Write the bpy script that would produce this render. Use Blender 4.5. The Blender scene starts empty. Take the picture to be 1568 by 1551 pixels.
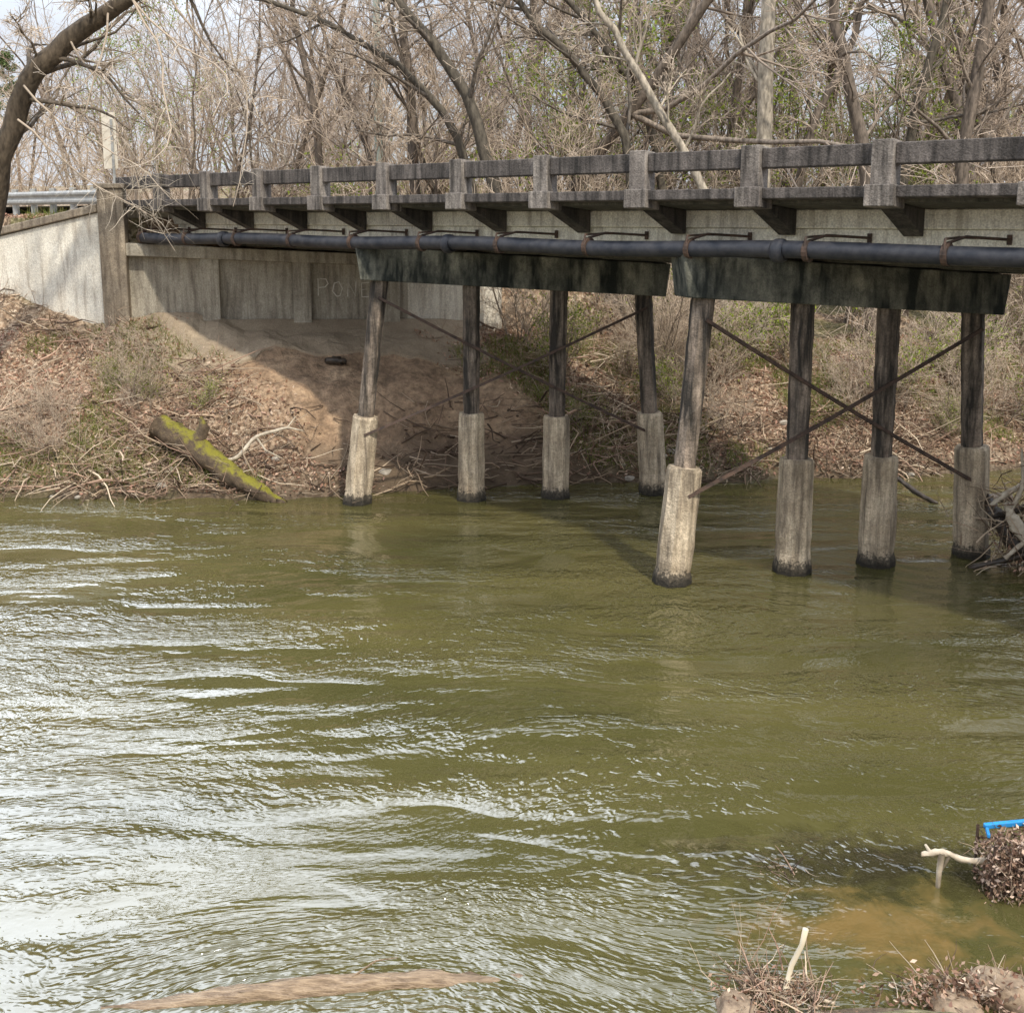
import bpy, math, numpy as np
from mathutils import Vector
rng=np.random.default_rng(7)
sc=bpy.context.scene
COL=sc.collection

# ------------------------------------------------------------------ helpers
def mk_mesh(name,V,F,mats,col=None,smooth=False,mi=None):
    V=np.asarray(V,dtype=np.float32).reshape(-1,3)
    F=np.asarray(F,dtype=np.int32); k=F.shape[1]
    me=bpy.data.meshes.new(name)
    me.vertices.add(len(V)); me.vertices.foreach_set('co',V.ravel())
    me.loops.add(F.size); me.loops.foreach_set('vertex_index',F.ravel())
    me.polygons.add(len(F))
    me.polygons.foreach_set('loop_start',np.arange(0,F.size,k,dtype=np.int32))
    if col is not None:
        a=me.color_attributes.new('Col','FLOAT_COLOR','POINT')
        c=np.ones((len(V),4),dtype=np.float32); c[:,:3]=col
        a.data.foreach_set('color',c.ravel())
    for m in (mats if isinstance(mats,(list,tuple)) else [mats]): me.materials.append(m)
    if mi is not None: me.polygons.foreach_set('material_index',np.asarray(mi,dtype=np.int32))
    me.polygons.foreach_set('use_smooth',np.full(len(F),smooth,dtype=bool))
    me.update(calc_edges=True); me.validate()
    return me
def add_obj(name,me,parent=None):
    o=bpy.data.objects.new(name,me); COL.objects.link(o)
    if parent: o.parent=parent
    return o
def empty(name,loc=(0,0,0)):
    o=bpy.data.objects.new(name,None); COL.objects.link(o); o.location=loc; o.empty_display_size=.3
    return o
_perm=rng.random((256,256))
def vnoise(x,y,sc_=1.0,ox=0):
    x=np.asarray(x)*sc_+ox+1000; y=np.asarray(y)*sc_+ox*1.7+1000
    xi=np.floor(x).astype(int); yi=np.floor(y).astype(int); fx=x-xi; fy=y-yi
    fx=fx*fx*(3-2*fx); fy=fy*fy*(3-2*fy)
    g=lambda a,b:_perm[a%256,b%256]
    return (g(xi,yi)*(1-fx)+g(xi+1,yi)*fx)*(1-fy)+(g(xi,yi+1)*(1-fx)+g(xi+1,yi+1)*fx)*fy
def fbm(x,y,s,n=3,ox=0):
    r=0;a=1;t=0
    for i in range(n):
        r=r+a*vnoise(x,y,s*2**i,ox+13*i); t+=a; a*=.5
    return r/t-.5
def sst(a,b,x):
    t=np.clip((x-a)/(b-a),0,1); return t*t*(3-2*t)

# ------------------------------------------------------------------ node helpers
def new_mat(name):
    m=bpy.data.materials.new(name); m.use_nodes=True
    nt=m.node_tree; b=nt.nodes['Principled BSDF']
    return m,nt,b
def N(nt,t,**kw):
    n=nt.nodes.new(t)
    for k,v in kw.items(): setattr(n,k,v)
    return n
def noise(nt,vec,scale,detail=4,rough=.6,dist=0):
    n=N(nt,'ShaderNodeTexNoise'); n.inputs['Scale'].default_value=scale; n.inputs['Detail'].default_value=detail
    n.inputs['Roughness'].default_value=rough; n.inputs['Distortion'].default_value=dist
    nt.links.new(vec,n.inputs['Vector']); return n.outputs['Fac']
def ramp(nt,fac,stops):
    r=N(nt,'ShaderNodeValToRGB'); e=r.color_ramp.elements
    while len(e)<len(stops): e.new(.5)
    for i,(p,c) in enumerate(stops):
        e[i].position=p; e[i].color=(c[0],c[1],c[2],1) if not isinstance(c,(int,float)) else (c,c,c,1)
    nt.links.new(fac,r.inputs['Fac']); return r.outputs['Color']
def mix(nt,f,a,b,mode='MIX'):
    m=N(nt,'ShaderNodeMix',data_type='RGBA',blend_type=mode)
    for sk,v in ((m.inputs[0],f),(m.inputs[6],a),(m.inputs[7],b)):
        if hasattr(v,'is_linked'): nt.links.new(v,sk)
        elif isinstance(v,(int,float)): sk.default_value=v
        else: sk.default_value=(v[0],v[1],v[2],1)
    return m.outputs[2]
def mth(nt,op,a,b=None,clamp=False):
    m=N(nt,'ShaderNodeMath',operation=op,use_clamp=clamp)
    for sk,v in ((m.inputs[0],a),(m.inputs[1],b)):
        if v is None: continue
        if isinstance(v,(int,float)): sk.default_value=v
        else: nt.links.new(v,sk)
    return m.outputs[0]
def wpos(nt): return N(nt,'ShaderNodeNewGeometry').outputs['Position']
def mapping(nt,vec,scale=(1,1,1),rot=(0,0,0)):
    m=N(nt,'ShaderNodeMapping'); m.inputs['Scale'].default_value=scale; m.inputs['Rotation'].default_value=rot
    nt.links.new(vec,m.inputs['Vector']); return m.outputs[0]
def bump(nt,b,h,dist=.02,st=1,prev=None):
    n=N(nt,'ShaderNodeBump'); n.inputs['Distance'].default_value=dist; n.inputs['Strength'].default_value=st
    nt.links.new(h,n.inputs['Height'])
    if prev is not None: nt.links.new(prev,n.inputs['Normal'])
    if b is not None: nt.links.new(n.outputs[0],b.inputs['Normal'])
    return n.outputs[0]

# ------------------------------------------------------------------ materials
def concrete(name,light,dark,stain,amt=.5,wet=False,scale=1.0,streak=.5,spl=.55,sx_=5):
    m,nt,b=new_mat(name); p=wpos(nt)
    n1=noise(nt,p,1.7*scale,3,.65); n2=noise(nt,p,14*scale,3,.7)
    st=noise(nt,mapping(nt,p,(sx_,sx_,.55)),1.6,3,.65)
    c=mix(nt,ramp(nt,n1,[(.3,0.),(.7,1.)]),light,dark)
    c=mix(nt,mth(nt,'MULTIPLY',ramp(nt,st,[(.5-amt*.3,0.),(.72-amt*.1,1.)]),streak*1.6,True),c,stain)
    c=mix(nt,mth(nt,'MULTIPLY',ramp(nt,n2,[(.5,0.),(.75,1.)]),spl),c,stain)
    n3=noise(nt,p,45,1,.6)
    c=mix(nt,.5,c,ramp(nt,n3,[(.3,.55),(.7,1.35)]),'MULTIPLY')
    if wet:
        z=N(nt,'ShaderNodeSeparateXYZ'); nt.links.new(p,z.inputs[0])
        zz=mth(nt,'ADD',z.outputs[2],mth(nt,'MULTIPLY',mth(nt,'SUBTRACT',n2,.5),.45))
        c=mix(nt,ramp(nt,zz,[(.03,1.),(.16,.85),(.24,0.)]),c,(.018,.015,.010))
    nt.links.new(c,b.inputs['Base Color']); b.inputs['Roughness'].default_value=.88
    bump(nt,b,mth(nt,'ADD',n2,mth(nt,'MULTIPLY',n3,.5)),.018,.8)
    return m
M_rail=concrete('rail_concrete',(.22,.19,.172),(.11,.095,.087),(.022,.019,.017),.6,streak=.6)
M_post=concrete('post_concrete',(.40,.355,.31),(.21,.18,.16),(.04,.034,.03),.5,streak=.6)
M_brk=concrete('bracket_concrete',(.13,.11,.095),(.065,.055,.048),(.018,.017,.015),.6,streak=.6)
M_pil=concrete('pilaster_concrete',(.42,.35,.26),(.28,.23,.17),(.10,.075,.055),.35,streak=.5)
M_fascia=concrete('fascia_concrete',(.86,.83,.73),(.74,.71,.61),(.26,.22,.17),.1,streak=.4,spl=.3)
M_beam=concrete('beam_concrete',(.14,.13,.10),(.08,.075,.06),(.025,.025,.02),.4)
M_cap=concrete('cap_concrete',(.36,.35,.28),(.075,.08,.068),(.014,.018,.015),.5,streak=.75,scale=.8,sx_=2.2)
M_abut=concrete('abutment_concrete',(.52,.47,.38),(.36,.32,.25),(.13,.105,.08),.25,streak=.45,spl=.35)
M_wing=concrete('wingwall_concrete',(.84,.80,.70),(.70,.65,.55),(.34,.28,.22),.1,streak=.4,spl=.3)
M_pile=concrete('pile_concrete',(.40,.32,.25),(.15,.115,.09),(.03,.025,.02),.55,streak=.75,scale=1.5)
M_jack=concrete('jacket_concrete',(.72,.60,.44),(.42,.33,.225),(.11,.085,.06),.42,wet=True,streak=.55,scale=1.4)
M_apron=concrete('apron_concrete',(.40,.32,.225),(.31,.24,.165),(.15,.11,.08),.3,streak=.15,spl=.25)
def simple(name,c1,c2,scale=6,rough=.8,bd=.01,metal=0,stretch=(1,1,1)):
    m,nt,b=new_mat(name); p=mapping(nt,wpos(nt),stretch)
    n=noise(nt,p,scale,4,.65)
    nt.links.new(ramp(nt,n,[(.35,c1),(.65,c2)]),b.inputs['Base Color'])
    b.inputs['Roughness'].default_value=rough; b.inputs['Metallic'].default_value=metal
    bump(nt,b,n,bd,.8); return m
M_pipe=simple('pipe_paint',(.010,.013,.022),(.045,.045,.052),5,.55,.006)
M_rust=simple('rusty_steel',(.03,.02,.016),(.10,.06,.042),9,.75,.003)
M_asph=simple('asphalt',(.045,.045,.045),(.06,.06,.058),30,.9,.005)
M_galv=simple('galvanised_steel',(.26,.26,.25),(.42,.42,.40),7,.6,.002,.2)
M_sign=simple('sign_face',(.60,.53,.42),(.72,.67,.57),4,.5,.001)
M_pole=simple('pole_wood',(.20,.23,.20),(.28,.30,.26),6,.8,.005)
M_wood=simple('wet_log_wood',(.14,.09,.05),(.36,.26,.165),6,.5,.035,0,(1.2,7,7))
M_pale=simple('bleached_wood',(.34,.28,.21),(.58,.51,.40),9,.8,.006)
M_dark=simple('wet_wood',(.02,.015,.01),(.07,.05,.035),8,.5,.01)
M_blue=simple('blue_plastic',(.02,.20,.50),(.03,.30,.68),5,.4,.001)
M_rock=simple('rock',(.13,.09,.06),(.34,.25,.165),7,.85,.03)
M_white=simple('pale_rock',(.25,.22,.18),(.50,.45,.38),7,.85,.03)
M_chalk=simple('chalk_paint',(.66,.62,.54),(.78,.75,.68),12,.9,.001)

def col_mat(name,rough=.85,trans=0,bscale=20,bd=.01,spec=.3,nz=True):
    m,nt,b=new_mat(name); a=N(nt,'ShaderNodeAttribute',attribute_name='Col'); p=wpos(nt)
    if nz:
        n=noise(nt,mapping(nt,p,(1,1,.35)),bscale,2,.65)
        c=mix(nt,1.,a.outputs['Color'],ramp(nt,n,[(.3,.45),(.7,1.45)]),'MULTIPLY')
        bump(nt,b,n,bd,.9)
    else: c=a.outputs['Color']
    nt.links.new(c,b.inputs['Base Color']); b.inputs['Roughness'].default_value=rough
    b.inputs['Specular IOR Level'].default_value=spec
    if trans:
        t=N(nt,'ShaderNodeBsdfTranslucent'); nt.links.new(c,t.inputs[0])
        ms=N(nt,'ShaderNodeMixShader'); ms.inputs[0].default_value=trans
        out=nt.nodes['Material Output']
        nt.links.new(b.outputs[0],ms.inputs[1]); nt.links.new(t.outputs[0],ms.inputs[2]); nt.links.new(ms.outputs[0],out.inputs[0])
    return m
M_bark=col_mat('bark',.9,0,11,.03)
def diff_mat(name,trans=0):
    m,nt,b=new_mat(name); a=N(nt,'ShaderNodeAttribute',attribute_name='Col'); nt.nodes.remove(b); out=nt.nodes['Material Output']
    d_=N(nt,'ShaderNodeBsdfDiffuse'); nt.links.new(a.outputs['Color'],d_.inputs[0])
    if trans:
        t=N(nt,'ShaderNodeBsdfTranslucent'); nt.links.new(a.outputs['Color'],t.inputs[0]); ms=N(nt,'ShaderNodeMixShader'); ms.inputs[0].default_value=trans
        nt.links.new(d_.outputs[0],ms.inputs[1]); nt.links.new(t.outputs[0],ms.inputs[2]); nt.links.new(ms.outputs[0],out.inputs[0])
    else: nt.links.new(d_.outputs[0],out.inputs[0])
    return m
M_twig=diff_mat('twig'); M_leaf=diff_mat('leaf',.3)

# ------------------------------------------------------------------ terrain
D=np.array([-.752,.659]); NA=np.array([.659,.752]); P0=np.array([2.28,15.15])
def Bw(s,c,z): return (P0[0]+D[0]*s+NA[0]*c, P0[1]+D[1]*s+NA[1]*c, z-.08*c)
A0=np.array([-8.7,24.6]); E=np.array([.985,.174]); FR=np.array([.174,-.985]); G=np.array([-.970,.243])
def far_shore(x): return np.interp(x,[-60,-10,-4,-1,3,8,11,20,60],[19,20.25,20.3,21.25,21.6,22.0,22.9,24,26])+.5*fbm(x,x*0,.9,3,5)+.25*fbm(x,x*0,3.5,2,6)
def near_shore(x): return np.interp(x,[-60,-10,0,1.0,1.6,3.5,6,13,60],[3,4.5,5.6,6.1,6.5,6.6,7.2,9,12])+.25*fbm(x,x*0,1.3,3,9)
def terrain(x,y):
    x=np.asarray(x,float); y=np.asarray(y,float)
    fs=far_shore(x); ns=near_shore(x)
    d=y-fs
    left=np.interp(d,[-4,-.5,0,.5,2,4.8,9,30,80,300],[-1.5,-.3,0,.45,1.5,3.25,3.7,5.,8,12])
    mid=np.interp(d,[-4,-.5,0,.3,1.,1.45,2.1,3.6,9,30,80,300],[-1.5,-.3,0,.3,.62,1.35,1.85,2.6,3.2,4.,8,12])
    rgt=np.interp(d,[-4,-.5,0,.4,1.5,3.5,9,20,60,300],[-1.5,-.3,0,.35,1.0,1.9,2.6,3.6,7,12])
    w1=sst(-7.4,-5.6,x); w2=sst(-.5,2.5,x)
    far=left*(1-w1)+(mid*(1-w2)+rgt*w2)*w1
    dn=ns-y
    near=np.interp(dn,[-5,-1.5,-.4,0,.3,5,12,300],[-1.5,-.5,-.12,0,.2,3.5,3.7,9])
    z=np.where(y>(fs+ns)/2,far,near)
    amp=np.clip(np.abs(z)*1.2,0,1)
    z=z+amp*(.5*fbm(x,y,.35,3,2)+.40*fbm(x,y,1.4,4,4))
    px=x-P0[0]; py=y-P0[1]
    s=px*D[0]+py*D[1]; c=px*NA[0]+py*NA[1]
    ax=x-A0[0]; ay=y-A0[1]
    behind=-(ax*FR[0]+ay*FR[1])
    gn=np.array([.243,.970]); wing=ax*gn[0]+ay*gn[1]
    m=sst(.15,.45,behind)*sst(.15,.45,wing)
    side=np.maximum(0,np.maximum(c-5.6,0))
    wl=np.clip(-(ax*G[0]+ay*G[1])*-1,0,30)
    emb=5.2-.6*side-np.minimum(.2*wl,1.5)*(c<-.3)
    emb=np.minimum(emb,5.28-.08*np.clip(c,0,5))
    z=np.where((s>8)&(m>0),np.maximum(z,z*(1-m)+emb*m),z)
    m2=sst(14.0,14.6,-s)
    emb2=5.2-.6*np.maximum(0,np.maximum(c-5.6,-c-.4))
    z=np.where(s<-13,np.maximum(z,z*(1-m2)+np.minimum(emb2,5.28-.08*np.clip(c,0,5))*m2),z)
    return z
def axis(a,b,st,far):
    core=np.arange(a,b,st); o=[];v=st
    t=b
    while t<far: o.append(t); v*=1.25; t+=v
    o2=[];v=st;t=a
    while t>-far: v*=1.25; t-=v; o2.append(t)
    return np.array(o2[::-1]+list(core)+o)
xs=axis(-14,14,.13,500); ys=axis(2,32,.12,500)
X,Y=np.meshgrid(xs,ys); Z=terrain(X,Y)
nx,ny=len(xs),len(ys)
idx=np.arange(nx*ny).reshape(ny,nx)
F=np.stack([idx[:-1,:-1],idx[:-1,1:],idx[1:,1:],idx[1:,:-1]],-1).reshape(-1,4)
def dirt_mask(x,y):
    px=x-P0[0]; py=y-P0[1]; c=px*NA[0]+py*NA[1]
    return sst(-.2,.9,c+2.0*fbm(x,y,.8,3))*sst(5.6,4.0,c+1.4*fbm(x,y,.8,2,3))*(y>15)
dm=dirt_mask(X,Y); gm=np.clip(sst(.03,.15,fbm(X,Y,.6,3,8)),0,1)
wm=sst(.7,.05,Z+.5*fbm(X,Y,2,2))
colg=np.stack([dm.ravel(),gm.ravel(),wm.ravel()],-1)
m,nt,b=new_mat('leaf_litter_ground'); p=wpos(nt)
a=N(nt,'ShaderNodeAttribute',attribute_name='Col'); sp=N(nt,'ShaderNodeSeparateColor'); nt.links.new(a.outputs['Color'],sp.inputs[0])
vo=N(nt,'ShaderNodeTexVoronoi'); vo.inputs['Scale'].default_value=17; nt.links.new(p,vo.inputs['Vector'])
vs=N(nt,'ShaderNodeSeparateColor'); nt.links.new(vo.outputs['Color'],vs.inputs[0])
litter=ramp(nt,vs.outputs[0],[(0,(.10,.065,.04)),(.3,(.24,.16,.10)),(.6,(.38,.27,.18)),(.85,(.48,.36,.25)),(1,(.56,.45,.33))])
n1=noise(nt,p,.8,2,.6); n2=noise(nt,p,7,4,.7)
litter=mix(nt,.9,litter,ramp(nt,n2,[(.3,.35),(.7,1.3)]),'MULTIPLY')
dirt=ramp(nt,noise(nt,p,2.2,4,.65),[(.3,(.21,.14,.088)),(.5,(.38,.255,.16)),(.72,(.53,.375,.24))])
dirt=mix(nt,.9,dirt,ramp(nt,n2,[(.3,.45),(.7,1.3)]),'MULTIPLY')
zp=N(nt,'ShaderNodeSeparateXYZ'); nt.links.new(p,zp.inputs[0])
lowm=ramp(nt,mth(nt,'ADD',mth(nt,'MULTIPLY',zp.outputs[2],.5),mth(nt,'MULTIPLY',mth(nt,'SUBTRACT',n1,.5),.5)),[(.34,.62),(.58,0.)])
dirt=mix(nt,lowm,dirt,(.11,.08,.055))
grass=ramp(nt,n2,[(.3,(.06,.075,.018)),(.7,(.20,.22,.06))])
c=mix(nt,mth(nt,'MULTIPLY',sp.outputs[1],.5),litter,grass)
c=mix(nt,sp.outputs[0],c,dirt)
c=mix(nt,mth(nt,'MULTIPLY',sp.outputs[2],.75),c,(.07,.05,.03))
nt.links.new(c,b.inputs['Base Color']); b.inputs['Roughness'].default_value=.95
bump(nt,b,mth(nt,'ADD',mth(nt,'MULTIPLY',vs.outputs[1],.4),n2),.07,.9)
M_ground=m
add_obj('ground',mk_mesh('ground',np.stack([X.ravel(),Y.ravel(),Z.ravel()],-1),F,M_ground,colg,True))

# ------------------------------------------------------------------ water
m,nt,b=new_mat('river_water'); p=wpos(nt)
def gauss(cx,cy,rx,ry):
    v=N(nt,'ShaderNodeVectorMath',operation='SUBTRACT'); nt.links.new(p,v.inputs[0]); v.inputs[1].default_value=(cx,cy,0)
    v2=N(nt,'ShaderNodeVectorMath',operation='MULTIPLY'); nt.links.new(v.outputs[0],v2.inputs[0]); v2.inputs[1].default_value=(1/rx,1/ry,0)
    l=N(nt,'ShaderNodeVectorMath',operation='LENGTH'); nt.links.new(v2.outputs[0],l.inputs[0])
    return l.outputs['Value']
big=noise(nt,mapping(nt,p,(.25,.5,1)),1.,2,.5)
base=ramp(nt,big,[(.3,(.060,.057,.019)),(.7,(.100,.088,.030))])
nz_=noise(nt,p,2.6,4,.65,.6)
sh=mth(nt,'ADD',gauss(2.75,7.45,1.05,.62),mth(nt,'MULTIPLY',mth(nt,'SUBTRACT',nz_,.5),3.4))
base=mix(nt,ramp(nt,sh,[(.0,.75),(1.3,0.)]),base,(.19,.120,.042))
sh2=mth(nt,'ADD',gauss(2.9,8.30,1.8,.6),mth(nt,'MULTIPLY',mth(nt,'SUBTRACT',nz_,.5),-2.6))
base=mix(nt,ramp(nt,sh2,[(.1,.9),(1.2,0.)]),base,(.028,.024,.012))
nt.links.new(base,b.inputs['Base Color']); b.inputs['Roughness'].default_value=.03; b.inputs['IOR'].default_value=1.85
warp=N(nt,'ShaderNodeTexNoise'); warp.inputs['Scale'].default_value=.35; warp.inputs['Detail'].default_value=0; nt.links.new(p,warp.inputs['Vector'])
wv=N(nt,'ShaderNodeVectorMath',operation='MULTIPLY_ADD'); nt.links.new(warp.outputs['Color'],wv.inputs[0]); wv.inputs[1].default_value=(2.2,1.8,0); nt.links.new(p,wv.inputs[2])
pw=wv.outputs[0]
h1=noise(nt,mapping(nt,pw,(.7,1.8,1),(0,0,.12)),1.3,1,.5)
h2=noise(nt,mapping(nt,pw,(1.,1.7,1),(0,0,-.2)),4.2,2,.6,.8)
h3=noise(nt,mapping(nt,pw,(1.,1.4,1),(0,0,.1)),13,1,.5)
calm=mth(nt,'SUBTRACT',1.,ramp(nt,gauss(4.2,7.3,2.6,1.9),[(.5,0.),(1.1,1.)])) 
patch=ramp(nt,noise(nt,mapping(nt,p,(.3,1.1,1)),.9,2,.6),[(.42,.06),(.62,1.)])
patch=mth(nt,'MULTIPLY',patch,mth(nt,'SUBTRACT',1.,mth(nt,'MULTIPLY',calm,.75)))
h=mth(nt,'ADD',mth(nt,'MULTIPLY',h1,.26),mth(nt,'MULTIPLY',mth(nt,'MULTIPLY',h2,patch),.42))
h=mth(nt,'ADD',h,mth(nt,'MULTIPLY',mth(nt,'MULTIPLY',h3,patch),.12))
h=mth(nt,'ADD',h,mth(nt,'MULTIPLY',h3,.015))
bump(nt,b,h,.145,1.)
M_water=m
add_obj('river_water',mk_mesh('river_water',[(-500,-30,0),(500,-30,0),(500,60,0),(-500,60,0)],[(0,1,2,3)],M_water))

# ------------------------------------------------------------------ box builder
class MB:
    def __init__(s): s.V=[];s.F=[]
    def hexa(s,c):
        o=len(s.V); s.V+=list(c)
        s.F+=[(o,o+3,o+2,o+1),(o+4,o+5,o+6,o+7),(o,o+1,o+5,o+4),(o+1,o+2,o+6,o+5),(o+2,o+3,o+7,o+6),(o+3,o,o+4,o+7)]
    def bb(s,s0,s1,c0,c1,z0,z1,z0b=None):
        if z0b is None: z0b=z0
        s.hexa([Bw(s0,c0,z0),Bw(s1,c0,z0),Bw(s1,c1,z0b),Bw(s0,c1,z0b),Bw(s0,c0,z1),Bw(s1,c0,z1),Bw(s1,c1,z1),Bw(s0,c1,z1)])
    def seg(s,a,b_,w,z0,z1,z0b=None,z1b=None,up=0):
        a=np.array(a,float);b_=np.array(b_,float); d=(b_-a)/np.linalg.norm(b_-a); n=np.array([-d[1],d[0]])*w
        z0b=z0 if z0b is None else z0b; z1b=z1 if z1b is None else z1b
        q=[a-n,b_-n,b_+n,a+n]
        s.hexa([(*q[0],z0),(*q[1],z0b),(*q[2],z0b),(*q[3],z0),(*q[0],z1),(*q[1],z1b),(*q[2],z1b),(*q[3],z1)])
    def obj(s,name,mat,parent=None,bev=.012):
        me=bpy.data.meshes.new(name); me.from_pydata([tuple(map(float,v)) for v in s.V],[],s.F); me.materials.append(mat)
        import bmesh
        bm=bmesh.new(); bm.from_mesh(me); bmesh.ops.recalc_face_normals(bm,faces=bm.faces); bm.to_mesh(me); bm.free()
        o=add_obj(name,me,parent)
        if bev:
            md=o.modifiers.new('bevel','BEVEL'); md.width=bev; md.segments=2; md.limit_method='ANGLE'
        return o
def tube_arr(pts,rad,sides,ph=0.,cap=False):
    pts=np.asarray(pts,float); n=len(pts); rad=np.broadcast_to(rad,(n,))
    t=np.gradient(pts,axis=0); t/=np.linalg.norm(t,axis=1)[:,None]+1e-9
    ref=np.array([.3,.2,1.]) if abs(t[0,2])<.85 else np.array([1.,.1,0])
    u=np.cross(t,ref); u/=np.linalg.norm(u,axis=1)[:,None]+1e-9; w=np.cross(t,u)
    an=np.arange(sides)*2*math.pi/sides+ph
    V=pts[:,None,:]+rad[:,None,None]*(np.cos(an)[None,:,None]*u[:,None,:]+np.sin(an)[None,:,None]*w[:,None,:])
    i=np.arange(n-1)[:,None]*sides; j=np.arange(sides)[None,:]; j2=(j+1)%sides
    F=np.stack([i+j,i+j2,i+sides+j2,i+sides+j],-1).reshape(-1,4)
    V=V.reshape(-1,3)
    if cap:
        for base,cp in ((0,pts[0]),((n-1)*sides,pts[-1])):
            k=len(V); V=np.vstack([V,cp[None]])
            F=np.vstack([F,[[base+a_,base+(a_+1)%sides,k,k] for a_ in range(sides)]])
    return V,F
class TB:
    def __init__(s): s.V=[];s.F=[];s.C=[];s.n=0;s.mi=[]
    def add(s,V,F,col=(1,1,1),mi=0):
        s.V.append(V); s.F.append(F+s.n); s.n+=len(V); s.C.append(np.broadcast_to(np.asarray(col,float),(len(V),3))); s.mi.append(np.full(len(F),mi))
    def tube(s,pts,rad,sides=6,col=(1,1,1),cap=False,ph=0.,mi=0): s.add(*tube_arr(pts,rad,sides,ph,cap),col,mi)
    def mesh(s,name,mats,smooth=True,tri=False):
        F=np.vstack(s.F)
        if tri or np.any(F[:,2]==F[:,3]):
            T=F[:,:3]; q=F[:,2]!=F[:,3]; F2=np.vstack([T,F[q][:,[0,2,3]]]); mi=np.concatenate([np.concatenate(s.mi),np.concatenate(s.mi)[q]]); F=F2
        else: mi=np.concatenate(s.mi)
        return mk_mesh(name,np.vstack(s.V),F,mats,np.vstack(s.C),smooth,mi)

# ------------------------------------------------------------------ bridge
bridge=empty('concrete_bridge',(0,0,0))
S0,S1=-14.2,14.35
posts=[-2.74+1.742*k for k in range(-7,10)]
rail=MB(); post=MB(); fas=MB(); beam=MB(); curb=MB(); brk=MB()
for side in (0,1):
    for i,s_ in enumerate(posts):
        if side==0:
            post.bb(s_-.135,s_+.135,0,.25,5.5,6.11)
            post.bb(s_-.185,s_+.185,-.05,.30,5.33,5.585)
            brk.bb(s_-.13,s_+.13,.302,1.09,5.34,5.398,5.05)
        else:
            post.bb(s_-.135,s_+.135,4.95,5.2,5.5,6.11)
            post.bb(s_-.19,s_+.19,4.87,5.25,5.30,5.585)
        if i<len(posts)-1:
            c0=.06 if side==0 else 4.99
            rail.bb(s_+.137,posts[i+1]-.137,c0,c0+.15,5.83,6.075)
    c0=.01 if side==0 else 4.93
    curb.bb(S0,S1,c0,c0+.26,5.44,5.575)
rail.bb(posts[-1]+.137,S1+.3,.06,.21,5.83,6.075)
rail.obj('rail_beams',M_rail,bridge); post.obj('rail_posts',M_post,bridge); curb.obj('curb',M_rail,bridge); brk.obj('brackets',M_brk,bridge)
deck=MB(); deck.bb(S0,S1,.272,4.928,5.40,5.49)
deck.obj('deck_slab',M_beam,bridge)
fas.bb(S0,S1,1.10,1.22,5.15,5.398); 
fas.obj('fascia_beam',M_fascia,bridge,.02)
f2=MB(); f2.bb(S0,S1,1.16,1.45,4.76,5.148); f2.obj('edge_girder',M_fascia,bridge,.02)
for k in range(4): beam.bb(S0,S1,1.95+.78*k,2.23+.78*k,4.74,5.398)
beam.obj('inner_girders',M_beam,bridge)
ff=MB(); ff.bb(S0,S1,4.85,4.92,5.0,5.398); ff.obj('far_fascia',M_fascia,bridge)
rd=MB()
rd.bb(-60,60,.30,4.90,5.493,5.50)
rd.obj('road',M_asph,None,0)

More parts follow.
